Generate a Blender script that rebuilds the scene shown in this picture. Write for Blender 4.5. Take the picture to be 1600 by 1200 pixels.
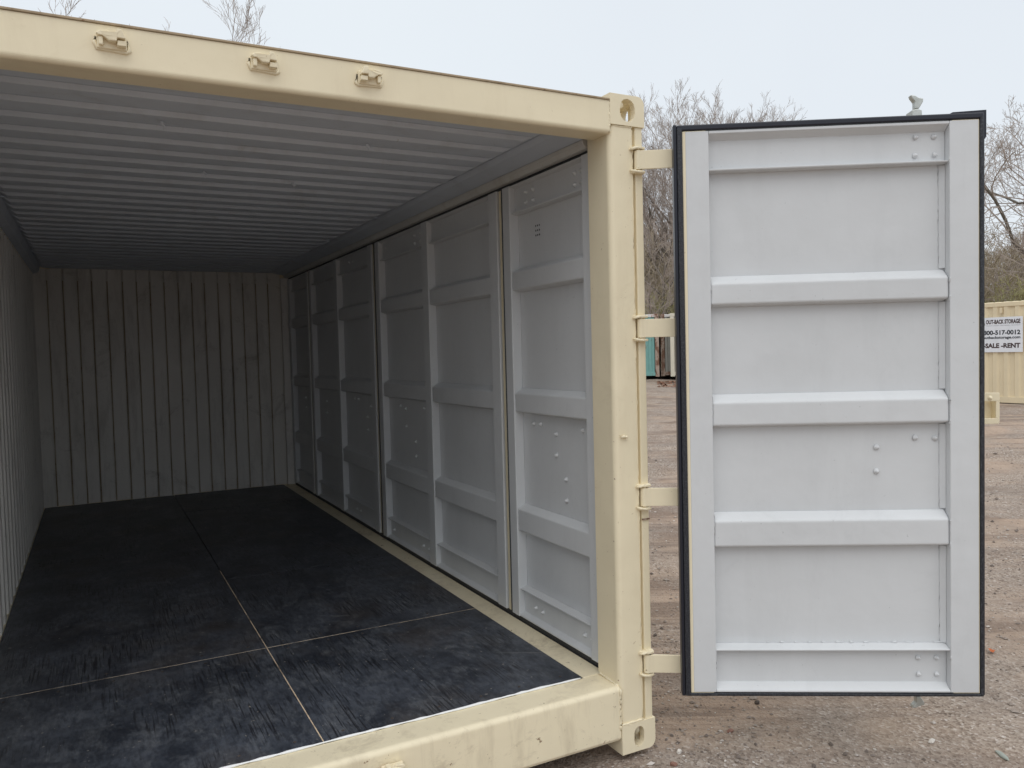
import bpy, bmesh, math, random
import numpy as np
from mathutils import Vector, Matrix

R = math.radians
for o in list(bpy.data.objects):
    bpy.data.objects.remove(o)
scn = bpy.context.scene
col = scn.collection

# ------------------------------------------------------------------ camera
CAM = Vector((-1.9519, -2.5464, 1.6118))
YAW, PITCH, ROLL, FPX = 0.48333, -0.04136, -0.02535, 1243.4
fw = Vector((math.sin(YAW) * math.cos(PITCH), math.cos(YAW) * math.cos(PITCH), math.sin(PITCH)))
rt = Vector((math.cos(YAW), -math.sin(YAW), 0))
up = rt.cross(fw)
r2 = rt * math.cos(ROLL) + up * math.sin(ROLL)
u2 = -rt * math.sin(ROLL) + up * math.cos(ROLL)
camd = bpy.data.cameras.new('camera')
camd.sensor_width = 36
camd.lens = FPX / 1600 * 36
camd.clip_start = 0.05
camd.clip_end = 3000
cam = bpy.data.objects.new('camera', camd)
col.objects.link(cam)
m = Matrix.Identity(4)
for i, v in enumerate((r2, u2, -fw)):
    for k in range(3):
        m[k][i] = v[k]
m.translation = CAM
cam.matrix_world = m
scn.camera = cam

# ------------------------------------------------------------------ sky and sun (flat overcast)
world = bpy.data.worlds.new('World')
scn.world = world
world.use_nodes = True
nt = world.node_tree
nt.nodes.clear()
wo = nt.nodes.new('ShaderNodeOutputWorld')
bg = nt.nodes.new('ShaderNodeBackground')
sky = nt.nodes.new('ShaderNodeTexSky')
sky.sky_type = 'NISHITA'
sky.sun_disc = False
SUN_EL, SUN_AZ = R(68), R(205)          # azimuth clockwise from +Y
sky.sun_elevation = SUN_EL
sky.sun_rotation = SUN_AZ
sky.dust_density = 4.0
mix = nt.nodes.new('ShaderNodeMix')
mix.data_type = 'RGBA'
mix.inputs[0].default_value = 0.93      # almost all cloud, a little clear-sky colour left in it
cl = nt.nodes.new('ShaderNodeTexNoise')
cl.inputs['Scale'].default_value = 1.3
cl.inputs['Detail'].default_value = 4
tc = nt.nodes.new('ShaderNodeTexCoord')
cr = nt.nodes.new('ShaderNodeValToRGB')
cr.color_ramp.elements[0].position = 0.3
cr.color_ramp.elements[0].color = (7.9, 8.4, 9.1, 1)
cr.color_ramp.elements[1].position = 0.7
cr.color_ramp.elements[1].color = (8.6, 9.2, 9.7, 1)
nt.links.new(tc.outputs['Generated'], cl.inputs['Vector'])
nt.links.new(cl.outputs['Fac'], cr.inputs['Fac'])
nt.links.new(sky.outputs['Color'], mix.inputs[6])
nt.links.new(cr.outputs['Color'], mix.inputs[7])
nt.links.new(mix.outputs[2], bg.inputs['Color'])
bg.inputs['Strength'].default_value = 0.1
nt.links.new(bg.outputs['Background'], wo.inputs['Surface'])

sund = bpy.data.lights.new('sun', 'SUN')
sund.energy = 1.5
sund.angle = R(75)
sund.color = (1.0, 0.97, 0.93)
sun = bpy.data.objects.new('sun', sund)
col.objects.link(sun)
sd = Vector((math.sin(SUN_AZ) * math.cos(SUN_EL), math.cos(SUN_AZ) * math.cos(SUN_EL), math.sin(SUN_EL)))
sun.rotation_euler = sd.to_track_quat('Z', 'Y').to_euler()
sun.location = (0, 0, 30)

scn.view_settings.view_transform = 'Standard'
scn.view_settings.look = 'None'
scn.view_settings.exposure = 0
scn.view_settings.gamma = 1
scn.view_settings.use_curve_mapping = False
scn.render.engine = 'CYCLES'
scn.cycles.max_bounces = 10
scn.cycles.diffuse_bounces = 6
scn.cycles.glossy_bounces = 4
scn.cycles.use_denoising = True

# ------------------------------------------------------------------ helpers
def link(o, parent=None):
    col.objects.link(o)
    if parent is not None:
        o.parent = parent
    return o

def tag(o, label=None, cat=None, group=None, kind=None):
    for k, v in (('label', label), ('category', cat), ('group', group), ('kind', kind)):
        if v:
            o[k] = v
    return o

def empty(name, loc=(0, 0, 0), rz=0, parent=None):
    o = bpy.data.objects.new(name, None)
    o.location = loc
    o.rotation_euler = (0, 0, rz)
    o.empty_display_size = 0.2
    return link(o, parent)

class MB:
    def __init__(s):
        s.v, s.f = [], []
    def add(s, vs, fs):
        n = len(s.v)
        s.v += [tuple(p) for p in vs]
        s.f += [tuple(i + n for i in q) for q in fs]
        return s
    def box(s, x0, x1, y0, y1, z0, z1):
        vs = [(x, y, z) for z in (z0, z1) for y in (y0, y1) for x in (x0, x1)]
        return s.add(vs, [(0, 2, 3, 1), (4, 5, 7, 6), (0, 1, 5, 4), (2, 6, 7, 3), (0, 4, 6, 2), (1, 3, 7, 5)])
    def prism(s, prof, axis, a, b):
        """closed 2-D profile swept along an axis; profile coordinates are the two other axes in order"""
        n = len(prof)
        def P(p, t):
            q = list(p)
            q.insert(axis, t)
            return q
        vs = [P(p, a) for p in prof] + [P(p, b) for p in prof]
        fs = [tuple(range(n))[::-1], tuple(range(n, 2 * n))]
        fs += [(i, (i + 1) % n, n + (i + 1) % n, n + i) for i in range(n)]
        return s.add(vs, fs)
    def sheet(s, line, axis, a, b, off):
        """open polyline thickened by the vector off (2-D) and swept"""
        return s.prism(list(line) + [(p[0] + off[0], p[1] + off[1]) for p in reversed(line)], axis, a, b)
    def frustum(s, base, top):
        """two quads (4 points each) joined"""
        return s.add(list(base) + list(top), [(0, 1, 5, 4), (1, 2, 6, 5), (2, 3, 7, 6), (3, 0, 4, 7), (4, 5, 6, 7), (3, 2, 1, 0)])
    def tube(s, pts, rad, n=8, cap=True):
        pts = [Vector(p) for p in pts]
        if not hasattr(rad, '__len__'):
            rad = [rad] * len(pts)
        rings = []
        for i, p in enumerate(pts):
            d = (pts[min(i + 1, len(pts) - 1)] - pts[max(i - 1, 0)]).normalized()
            a = d.cross(Vector((0, 0, 1)))
            if a.length < 0.05:
                a = d.cross(Vector((1, 0, 0)))
            a.normalize()
            b = d.cross(a)
            rings.append([p + (a * math.cos(t) + b * math.sin(t)) * rad[i] for t in [2 * math.pi * k / n for k in range(n)]])
        vs = [q for r in rings for q in r]
        fs = []
        for i in range(len(pts) - 1):
            for k in range(n):
                fs.append((i * n + k, i * n + (k + 1) % n, (i + 1) * n + (k + 1) % n, (i + 1) * n + k))
        if cap:
            fs.append(tuple(range(n))[::-1])
            fs.append(tuple(range((len(pts) - 1) * n, len(pts) * n)))
        return s.add(vs, fs)
    def mesh(s, name):
        me = bpy.data.meshes.new(name)
        me.from_pydata(s.v, [], s.f)
        bm = bmesh.new()
        bm.from_mesh(me)
        bmesh.ops.recalc_face_normals(bm, faces=bm.faces)
        bm.to_mesh(me)
        bm.free()
        return me
    def build(s, name, mat, parent=None, bevel=0, seg=2, smooth=False):
        me = s.mesh(name)
        me.materials.append(mat)
        o = bpy.data.objects.new(name, me)
        if smooth:
            me.polygons.foreach_set('use_smooth', [True] * len(me.polygons))
        if bevel:
            md = o.modifiers.new('bevel', 'BEVEL')
            md.width = bevel
            md.segments = seg
            md.limit_method = 'ANGLE'
            md.angle_limit = R(35)
            md.harden_normals = False
        return link(o, parent)

def arc(cx, cy, r, a0, a1, n=5):
    return [(cx + r * math.cos(R(a0 + (a1 - a0) * i / n)), cy + r * math.sin(R(a0 + (a1 - a0) * i / n))) for i in range(n + 1)]

# ------------------------------------------------------------------ materials
def nmat(name):
    mt = bpy.data.materials.new(name)
    mt.use_nodes = True
    n = mt.node_tree
    b = n.nodes['Principled BSDF']
    return mt, n, b

def noise(n, scale, detail=4, rough=0.6, vec=None, dist=0.0):
    t = n.nodes.new('ShaderNodeTexNoise')
    t.inputs['Scale'].default_value = scale
    t.inputs['Detail'].default_value = detail
    t.inputs['Roughness'].default_value = rough
    t.inputs['Distortion'].default_value = dist
    if vec is not None:
        n.links.new(vec, t.inputs['Vector'])
    return t.outputs['Fac']

def ramp(n, fac, stops):
    c = n.nodes.new('ShaderNodeValToRGB')
    e = c.color_ramp.elements
    while len(e) < len(stops):
        e.new(0.5)
    for i, (p, k) in enumerate(stops):
        e[i].position = p
        e[i].color = (*k, 1) if len(k) == 3 else k
    n.links.new(fac, c.inputs['Fac'])
    return c.outputs['Color']

def mixc(n, fac, a, b, blend='MIX'):
    x = n.nodes.new('ShaderNodeMix')
    x.data_type = 'RGBA'
    x.blend_type = blend
    for i, k in ((0, fac), (6, a), (7, b)):
        if isinstance(k, bpy.types.NodeSocket):
            n.links.new(k, x.inputs[i])
        else:
            x.inputs[i].default_value = k if i == 0 else (*k, 1)
    return x.outputs[2]

def objco(n, scale=(1, 1, 1), rot=(0, 0, 0), kind='Object'):
    t = n.nodes.new('ShaderNodeTexCoord')
    mp = n.nodes.new('ShaderNodeMapping')
    mp.vector_type = 'TEXTURE'            # rotate first, then stretch
    mp.inputs['Scale'].default_value = tuple(1.0 / k for k in scale)
    mp.inputs['Rotation'].default_value = tuple(-k for k in rot)
    n.links.new(t.outputs[kind], mp.inputs['Vector'])
    return mp.outputs['Vector']

def bump(n, b, h, strength=0.2, dist=0.01):
    k = n.nodes.new('ShaderNodeBump')
    k.inputs['Strength'].default_value = strength
    k.inputs['Distance'].default_value = dist
    n.links.new(h, k.inputs['Height'])
    n.links.new(k.outputs['Normal'], b.inputs['Normal'])

def vramp(n, fac, lo, hi, a=0.0, b=1.0):
    return ramp(n, fac, [(lo, (a,) * 3), (hi, (b,) * 3)])

def paint(name, base, rough=0.42, dirt=(0.25, 0.2, 0.13), amount=0.25, chips=0.0, chipcol=(0.16, 0.06, 0.02), wav=0.22):
    mt, n, b = nmat(name)
    co = objco(n)
    big = noise(n, 1.4, 5, 0.6, co)
    tint = mixc(n, vramp(n, big, 0.3, 0.75), base, tuple(c * 0.90 for c in base))
    st = noise(n, 6, 6, 0.7, objco(n, (1, 1, 0.2)), 0.3)
    c = mixc(n, vramp(n, st, 0.52, 0.72, 0, amount), tint, dirt)
    c = mixc(n, vramp(n, noise(n, 3.1, 7, 0.8, co, 0.8), 0.56, 0.68, 0, amount), c, dirt)
    fine = noise(n, 60, 3, 0.6, co)
    c = mixc(n, vramp(n, fine, 0.70, 0.74, 0, 0.5), c, dirt)
    if chips:
        ch = noise(n, 23, 5, 0.7, co)
        c = mixc(n, vramp(n, ch, chips, chips + 0.02, 0, 0.85), c, chipcol)
    n.links.new(c, b.inputs['Base Color'])
    n.links.new(ramp(n, big, [(0.3, (rough,) * 3), (0.7, (rough + 0.13,) * 3)]), b.inputs['Roughness'])
    b.inputs['Specular IOR Level'].default_value = 0.4
    bump(n, b, mixc(n, 0.03, noise(n, 5.5, 3, 0.5, co), noise(n, 90, 2, 0.5, co)), wav, 0.02)
    return mt

M = {}
M['beige'] = paint('beige_paint', (0.86, 0.765, 0.555), 0.40, (0.42, 0.31, 0.18), 0.14, 0.70)
M['beige_dirty'] = paint('scuffed_beige_paint', (0.86, 0.765, 0.555), 0.45, (0.36, 0.29, 0.2), 0.40, 0.665, (0.2, 0.12, 0.06))
M['beige_edge'] = paint('grimy_beige_edge', (0.42, 0.33, 0.22), 0.6, (0.14, 0.09, 0.05), 0.7, 0.62)
M['grey'] = paint('grey_paint', (0.665, 0.68, 0.69), 0.36, (0.34, 0.35, 0.35), 0.09)
M['grey_in'] = paint('grey_inside_paint', (0.57, 0.62, 0.695), 0.5, (0.30, 0.28, 0.25), 0.22)
M['wall_in'] = paint('grey_wall_paint', (0.78, 0.76, 0.72), 0.5, (0.25, 0.23, 0.2), 0.4)
M['overspray'] = paint('overspray_paint', (0.61, 0.61, 0.585), 0.5, (0.35, 0.3, 0.22), 0.35)
M['weld'] = paint('weld_seam', (0.60, 0.50, 0.36), 0.6, (0.2, 0.14, 0.08), 0.5)

mt, n, b = nmat('black_rubber')
n.links.new(mixc(n, vramp(n, noise(n, 160, 2, 0.5, objco(n)), 0.45, 0.8), (0.012, 0.014, 0.02), (0.07, 0.075, 0.085)), b.inputs['Base Color'])
b.inputs['Roughness'].default_value = 0.48
M['rubber'] = mt
mt, n, b = nmat('smooth_black_rubber')
b.inputs['Base Color'].default_value = (0.012, 0.014, 0.024, 1)
b.inputs['Roughness'].default_value = 0.35
M['rubber_smooth'] = mt
mt, n, b = nmat('galvanised_steel')
n.links.new(mixc(n, noise(n, 30, 3, 0.6, objco(n)), (0.35, 0.37, 0.33), (0.70, 0.72, 0.70)), b.inputs['Base Color'])
b.inputs['Roughness'].default_value = 0.4
b.inputs['Metallic'].default_value = 0.5
M['galv'] = mt
mt, n, b = nmat('white_sealant')
b.inputs['Base Color'].default_value = (0.86, 0.87, 0.88, 1)
b.inputs['Roughness'].default_value = 0.4
M['sealant'] = mt

# black-stained plywood: cracks run along Y
mt, n, b = nmat('black_plywood')
co = objco(n)
patch = noise(n, 3.0, 9, 0.75, co, 0.2)
c = mixc(n, vramp(n, patch, 0.40, 0.62), (0.022, 0.027, 0.038), (0.088, 0.100, 0.124))
scuff = noise(n, 8, 10, 0.85, objco(n, (1, 0.6, 1)), 0.3)
c = mixc(n, vramp(n, scuff, 0.48, 0.62, 0, 0.65), c, (0.155, 0.165, 0.180))
brown = noise(n, 2.3, 4, 0.6, objco(n, (1, 1, 1), (0, 0, 1)))
fw_ = noise(n, 50, 4, 0.7, objco(n, (1, 0.3, 1)))
c = mixc(n, vramp(n, fw_, 0.42, 0.62, 0, 0.6), c, (0.018, 0.021, 0.030))
c = mixc(n, vramp(n, brown, 0.52, 0.66, 0, 0.4), c, (0.060, 0.048, 0.040))
grain = noise(n, 135, 2, 0.45, objco(n, (1, 0.035, 1)), 0.10)
gmask = vramp(n, noise(n, 3.2, 4, 0.6, objco(n, (1, 0.55, 1))), 0.48, 0.58)
crk = mixc(n, 1.0, vramp(n, grain, 0.54, 0.60), gmask, 'MULTIPLY')
c = mixc(n, mixc(n, 0.22, crk, (0, 0, 0)), c, (0.010, 0.010, 0.014))
speck = noise(n, 55, 2, 0.5, co)
c = mixc(n, vramp(n, speck, 0.73, 0.75, 0, 0.8), c, (0.30, 0.28, 0.25))
scr = noise(n, 26, 3, 0.5, objco(n, (0.10, 1, 1), (0, 0, 0.5)), 0.2)
c = mixc(n, vramp(n, scr, 0.72, 0.74, 0, 0.4), c, (0.2, 0.2, 0.2))
n.links.new(c, b.inputs['Base Color'])
n.links.new(ramp(n, scuff, [(0.35, (0.33,) * 3), (0.7, (0.6,) * 3)]), b.inputs['Roughness'])
b.inputs['Specular IOR Level'].default_value = 0.55
inv = n.nodes.new('ShaderNodeInvert')
n.links.new(crk, inv.inputs['Color'])
bump(n, b, mixc(n, 0.25, inv.outputs['Color'], scuff), 0.45, 0.002)
M['ply'] = mt
mt, n, b = nmat('bare_wood_edge')
n.links.new(mixc(n, vramp(n, noise(n, 9, 5, 0.7, objco(n)), 0.36, 0.52), (0.16, 0.12, 0.09), (0.78, 0.62, 0.44)), b.inputs['Base Color'])
b.inputs['Roughness'].default_value = 0.7
M['wood'] = mt

def rusty(name, base, rust=(0.20, 0.075, 0.03), amt=0.5):
    mt, n, b = nmat(name)
    co = objco(n, (1, 1, 0.5))
    f = noise(n, 2.6, 6, 0.75, co, 0.3)
    c = mixc(n, vramp(n, f, amt, amt + 0.06), base, rust)
    c = mixc(n, vramp(n, noise(n, 9, 3, 0.6, co), 0.3, 0.8, 0, 0.4), c, tuple(k * 0.6 for k in base))
    n.links.new(c, b.inputs['Base Color'])
    b.inputs['Roughness'].default_value = 0.7
    return mt
M['teal'] = rusty('faded_teal_paint', (0.19, 0.40, 0.37), amt=0.60)
M['rustpost'] = rusty('rusted_steel', (0.42, 0.33, 0.27), (0.16, 0.07, 0.035), 0.46)
M['whiterust'] = rusty('rust_streaked_white', (0.72, 0.70, 0.68), (0.33, 0.11, 0.045), 0.52)
M['oldgrey'] = rusty('old_grey_paint', (0.33, 0.33, 0.30), amt=0.62)
M['cream'] = rusty('old_cream_paint', (0.70, 0.66, 0.54), amt=0.66)
M['beige_far'] = paint('clean_beige_paint', (0.82, 0.70, 0.48), 0.5, (0.4, 0.3, 0.2), 0.08)

mt, n, b = nmat('sign_white')
n.links.new(mixc(n, vramp(n, noise(n, 5, 4, 0.6, objco(n)), 0.5, 0.75, 0, 0.3), (0.83, 0.85, 0.89), (0.6, 0.66, 0.70)), b.inputs['Base Color'])
b.inputs['Roughness'].default_value = 0.4
M['sign'] = mt
for nm, c in (('ink_black', (0.015, 0.02, 0.03)), ('ink_brown', (0.07, 0.045, 0.045)), ('ink_grey', (0.25, 0.25, 0.27))):
    mt, n, b = nmat(nm)
    b.inputs['Base Color'].default_value = (*c, 1)
    b.inputs['Roughness'].default_value = 0.5
    M[nm] = mt

# ground: damp gravelly dirt
mt, n, b = nmat('gravel_dirt')
co = objco(n)
big = noise(n, 0.35, 5, 0.6, co)
mid = noise(n, 2.2, 6, 0.7, co, 0.5)
c = mixc(n, vramp(n, big, 0.35, 0.65), (0.46, 0.335, 0.25), (0.40, 0.315, 0.245))
c = mixc(n, vramp(n, mid, 0.42, 0.75, 0, 0.6), c, (0.25, 0.175, 0.125))
rut = noise(n, 1.0, 6, 0.7, objco(n, (0.22, 2.0, 1), (0, 0, R(27.7))), 0.25)
c = mixc(n, vramp(n, rut, 0.46, 0.54, 0, 0.72), c, (0.160, 0.112, 0.085))  # rut streaks: wet mud, darkened to stand in for trough shading too
gr = n.nodes.new('ShaderNodeTexVoronoi')
gr.inputs['Scale'].default_value = 85
n.links.new(co, gr.inputs['Vector'])
gcol = ramp(n, gr.outputs['Color'], [(0.1, (0.12, 0.092, 0.072)), (0.4, (0.31, 0.25, 0.205)), (0.75, (0.43, 0.365, 0.305)), (1.0, (0.75, 0.70, 0.66))])
gm = noise(n, 0.9, 4, 0.6, co)
c = mixc(n, vramp(n, gm, 0.42, 0.58, 0.12, 0.75), c, gcol)
gr2 = n.nodes.new('ShaderNodeTexVoronoi')
gr2.inputs['Scale'].default_value = 28
n.links.new(co, gr2.inputs['Vector'])
g2 = ramp(n, gr2.outputs['Color'], [(0.0, (0.11, 0.085, 0.07)), (0.5, (0.28, 0.235, 0.2)), (0.93, (0.37, 0.315, 0.275)), (1.0, (0.68, 0.63, 0.58))])
c = mixc(n, vramp(n, noise(n, 1.7, 4, 0.6, co), 0.45, 0.7, 0.0, 0.5), c, g2)
n.links.new(c, b.inputs['Base Color'])
b.inputs['Roughness'].default_value = 0.85
b.inputs['Specular IOR Level'].default_value = 0.25
h = mixc(n, 0.5, gr.outputs['Distance'], noise(n, 30, 6, 0.75, co))
bump(n, b, mixc(n, 0.35, h, gr2.outputs['Distance']), 0.9, 0.02)
M['dirt'] = mt

def stone_mat(name, a, c2, rough=0.8):
    mt, n, b = nmat(name)
    n.links.new(mixc(n, noise(n, 40, 4, 0.6, objco(n)), a, c2), b.inputs['Base Color'])
    b.inputs['Roughness'].default_value = rough
    return mt
M['pebble'] = stone_mat('loose_gravel', (0.13, 0.105, 0.09), (0.36, 0.31, 0.275))
mt, n, b = nmat('mixed_gravel')
gi = n.nodes.new('ShaderNodeNewGeometry')
n.links.new(ramp(n, gi.outputs['Random Per Island'], [(0, (0.12, 0.095, 0.08)), (0.3, (0.25, 0.205, 0.175)), (0.75, (0.36, 0.31, 0.27)), (0.93, (0.48, 0.43, 0.39)), (1, (0.72, 0.68, 0.63))]), b.inputs['Base Color'])
b.inputs['Roughness'].default_value = 0.85
M['gravel'] = mt
M['white_stone'] = stone_mat('white_stone', (0.55, 0.5, 0.45), (0.72, 0.68, 0.62))
M['red_stone'] = stone_mat('reddish_stone', (0.20, 0.10, 0.075), (0.27, 0.15, 0.11))
M['green_stone'] = stone_mat('green_grey_stone', (0.26, 0.29, 0.25), (0.36, 0.38, 0.34))
M['dark_stone'] = stone_mat('dark_stone', (0.05, 0.04, 0.035), (0.09, 0.07, 0.06))
M['leaf'] = stone_mat('orange_leaf', (0.42, 0.10, 0.03), (0.5, 0.16, 0.05))
M['leaves_brown'] = stone_mat('fallen_brown_leaves', (0.17, 0.075, 0.045), (0.30, 0.15, 0.09))

def bark(name, a, c2):
    mt, n, b = nmat(name)
    gi = n.nodes.new('ShaderNodeNewGeometry')
    f = noise(n, 0.8, 3, 0.6, objco(n))
    c = mixc(n, f, a, c2)
    c = mixc(n, vramp(n, gi.outputs['Random Per Island'], 0, 1, 0, 0.5), c, tuple(k * 1.5 for k in c2))
    n.links.new(c, b.inputs['Base Color'])
    b.inputs['Roughness'].default_value = 0.9
    return mt
M['bark'] = bark('grey_bark', (0.105, 0.09, 0.072), (0.16, 0.14, 0.115))
M['twig'] = bark('budding_twigs', (0.27, 0.225, 0.195), (0.38, 0.325, 0.285))
M['brush'] = bark('brown_brushwood', (0.22, 0.18, 0.125), (0.36, 0.30, 0.21))
M['moss'] = bark('lichen_green_twigs', (0.22, 0.20, 0.09), (0.33, 0.31, 0.15))
mt, n, b = nmat('woodland_floor')
f = noise(n, 0.9, 8, 0.8, objco(n))
f2 = noise(n, 5, 6, 0.8, objco(n))
c = mixc(n, vramp(n, f, 0.35, 0.65), (0.10, 0.08, 0.055), (0.23, 0.18, 0.125))
c = mixc(n, vramp(n, f2, 0.4, 0.7), c, (0.17, 0.14, 0.09))
n.links.new(c, b.inputs['Base Color'])
b.inputs['Roughness'].default_value = 0.95
bump(n, b, f2, 1.0, 0.4)
M['hill'] = mt

# ------------------------------------------------------------------ ground
def vnoise(x, y, seed=0):
    xi, yi = np.floor(x).astype(np.int64), np.floor(y).astype(np.int64)
    xf, yf = x - xi, y - yi
    def hsh(i, j):
        v = (i * 374761393 + j * 668265263 + seed * 1442695041) & 0xFFFFFFFF
        v = ((v ^ (v >> 13)) * 1274126177) & 0xFFFFFFFF
        return ((v ^ (v >> 16)) & 0xFFFF) / 65535.0
    u, v = xf * xf * (3 - 2 * xf), yf * yf * (3 - 2 * yf)
    a = hsh(xi, yi) * (1 - u) + hsh(xi + 1, yi) * u
    b_ = hsh(xi, yi + 1) * (1 - u) + hsh(xi + 1, yi + 1) * u
    return a * (1 - v) + b_ * v - 0.5

def fbm(x, y, o=4, seed=0):
    s, a = 0, 1
    for i in range(o):
        s = s + a * vnoise(x * 2 ** i + 17.3 * i, y * 2 ** i + 9.1 * i, seed + i)
        a *= 0.5
    return s

def sstep(t):
    t = np.clip(t, 0, 1)
    return t * t * (3 - 2 * t)

def gheight(x, y):
    x = np.asarray(x, float)
    y = np.asarray(y, float)
    h = -0.045 + 0.46 * sstep((y - 13) / 18)
    d = np.hypot(x, y)
    ca, sa = math.cos(R(27.7)), math.sin(R(27.7))
    t = x * ca - y * sa
    s = x * sa + y * ca
    far = sstep((s - 2.5) / 5)
    h = h + fbm(t * 0.35, s * 2.6, 4, 5) * 0.11 * far * (1 - sstep((d - 45) / 30))
    h = h + fbm(x * 0.5, y * 0.5, 3, 11) * 0.03 + fbm(x * 2.5, y * 2.5, 4, 3) * 0.018 * (0.4 + 0.6 * far)
    # flat where the container stands
    under = (1 - sstep((x - 0.25) / 0.6)) * sstep((x + 3.2) / 0.6) * sstep((y + 0.5) / 0.5) * (1 - sstep((y - 6.1) / 0.8))
    h = h * (1 - under) + (-0.028) * under
    return h

def axis_coords(lo, hi, step, far, klo, khi):
    def side(k):
        o, s = [0.0], step
        while o[-1] < far:
            s *= k
            o.append(o[-1] + s)
        return np.array(o[1:])
    a = np.arange(lo, hi, step)
    return np.concatenate([a[0] - side(klo)[::-1], a, a[-1] + side(khi)])
gx = axis_coords(-0.6, 7.0, 0.036, 900, 1.12, 1.018)
gy = axis_coords(-1.6, 5.6, 0.036, 900, 1.12, 1.018)
X, Y = np.meshgrid(gx, gy)
Z = gheight(X, Y)
nx, ny = len(gx), len(gy)
vs = np.stack([X, Y, Z], -1).reshape(-1, 3)
ii = (np.arange(ny - 1)[:, None] * nx + np.arange(nx - 1)[None]).ravel()
fs = np.stack([ii, ii + 1, ii + nx + 1, ii + nx], -1)
def npmesh(name, vs, fs, mat, parent=None, smooth=False):
    me = bpy.data.meshes.new(name)
    k = fs.shape[1]
    me.vertices.add(len(vs))
    me.vertices.foreach_set('co', np.ascontiguousarray(vs, dtype=np.float32).ravel())
    me.loops.add(fs.size)
    me.loops.foreach_set('vertex_index', np.ascontiguousarray(fs, dtype=np.int32).ravel())
    me.polygons.add(len(fs))
    me.polygons.foreach_set('loop_start', np.arange(0, fs.size, k, dtype=np.int32))
    me.polygons.foreach_set('use_smooth', np.full(len(fs), smooth))
    me.update(calc_edges=True)
    me.materials.append(mat)
    o = bpy.data.objects.new(name, me)
    return link(o, parent)
tag(npmesh('ground', vs, fs, M['dirt'], smooth=True), kind='structure')

# wooded bank rising behind the yard
def hillh(az, d):
    """az in degrees clockwise from +Y seen from the yard, d metres"""
    top = 8.5 - 3.2 * sstep((az - 42) / 14) + fbm(az * 0.12, az * 0.0 + 3, 3, 40) * 2.5
    return -0.6 + (top + 0.6) * sstep((d - 47) / 26)
azs = np.linspace(-60, 120, 181)
ds = np.linspace(46, 120, 40)
A_, D_ = np.meshgrid(azs, ds)
HZ = hillh(A_, D_) + fbm(A_ * 0.8, D_ * 0.4, 4, 9) * 0.9
vs = np.stack([D_ * np.sin(np.radians(A_)), D_ * np.cos(np.radians(A_)), HZ], -1).reshape(-1, 3)
ii = (np.arange(len(ds) - 1)[:, None] * len(azs) + np.arange(len(azs) - 1)[None]).ravel()
tag(npmesh('hillside', vs, np.stack([ii, ii + 1, ii + len(azs) + 1, ii + len(azs)], -1), M['hill'], smooth=True), kind='structure')

# ------------------------------------------------------------------ the near container
H = 2.591
W = 2.438
L = 6.058
ZF = 0.280            # cargo floor
cont = empty('shipping_container')
tag(cont, 'open beige shipping container with grey interior and black plywood floor, its end door swung wide', 'shipping container')

def casting(name, x_out, sx, y_out, sy, z0, rz):
    hr = 0.024 if rz > 0 else 0.035
    """corner casting: outer corner at (x_out, y_out); sx, sy point inwards; rz=+1 rounds the lower outer edge, -1 the upper"""
    w, d, h, r = 0.162, 0.178, 0.118, 0.032
    if rz > 0:
        prof = [(w, 0), (w, h)] + [(0, h)] + arc(r, r, r, 180, 270, 6)
    else:
        prof = [(w, 0), (w, h)] + arc(r, h - r, r, 90, 180, 6) + [(0, 0)]
    def put(mb):
        mb.v = [(x_out + sx * x, y_out + sy * y, z0 + z) for x, y, z in mb.v]
        return mb
    me = put(MB().prism(prof, 1, 0, d)).mesh(name)
    ob = bpy.data.objects.new(name, me)
    link(ob)
    def slot(cx, cy, a, b_, n=6):     # stadium
        return arc(cx, cy + b_ - a, a, 0, 180, n) + arc(cx, cy - b_ + a, a, 180, 360, n)
    cuts = [put(MB().box(0.028, w - 0.022, 0.028, d - 0.025, 0.026, h - 0.026)),
            put(MB().prism(slot(0.080, h / 2, hr, 0.041 if rz > 0 else 0.044), 1, -0.02, 0.05)),
            put(MB().prism(slot(0.095, h / 2, 0.026, 0.038), 0, -0.02, 0.05)),
            put(MB().prism(slot(0.085, 0.095, 0.031, 0.055), 2, -0.02 if rz > 0 else h - 0.05, 0.05 if rz > 0 else h + 0.02))]
    if rz < 0:
        cuts.append(put(MB().prism(slot(0.11, h / 2, 0.018, 0.026), 1, d - 0.05, d + 0.02)))
    tmp = []
    for c_ in cuts:
        co_ = bpy.data.objects.new('cutter', c_.mesh('cutter'))
        link(co_)
        tmp.append(co_)
        md = ob.modifiers.new('cut', 'BOOLEAN')
        md.object = co_
        md.solver = 'EXACT'
    bpy.context.view_layer.update()
    dg = bpy.context.evaluated_depsgraph_get()
    new = bpy.data.meshes.new_from_object(ob.evaluated_get(dg))
    bpy.data.objects.remove(ob)
    for t_ in tmp:
        bpy.data.objects.remove(t_)
    new.materials.clear()
    new.materials.append(M['beige'])
    o = bpy.data.objects.new(name, new)
    md = o.modifiers.new('bevel', 'BEVEL')
    md.width = 0.003
    md.segments = 2
    md.limit_method = 'ANGLE'
    md.angle_limit = R(40)
    return link(o, cont)
for (xo, sx) in ((0, -1), (-W, 1)):
    for (yo, sy) in ((0, 1), (L, -1)):
        casting('corner_casting', xo, sx, yo, sy, 0, 1)
        casting('corner_casting', xo, sx, yo, sy, H - 0.118, -1)

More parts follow.
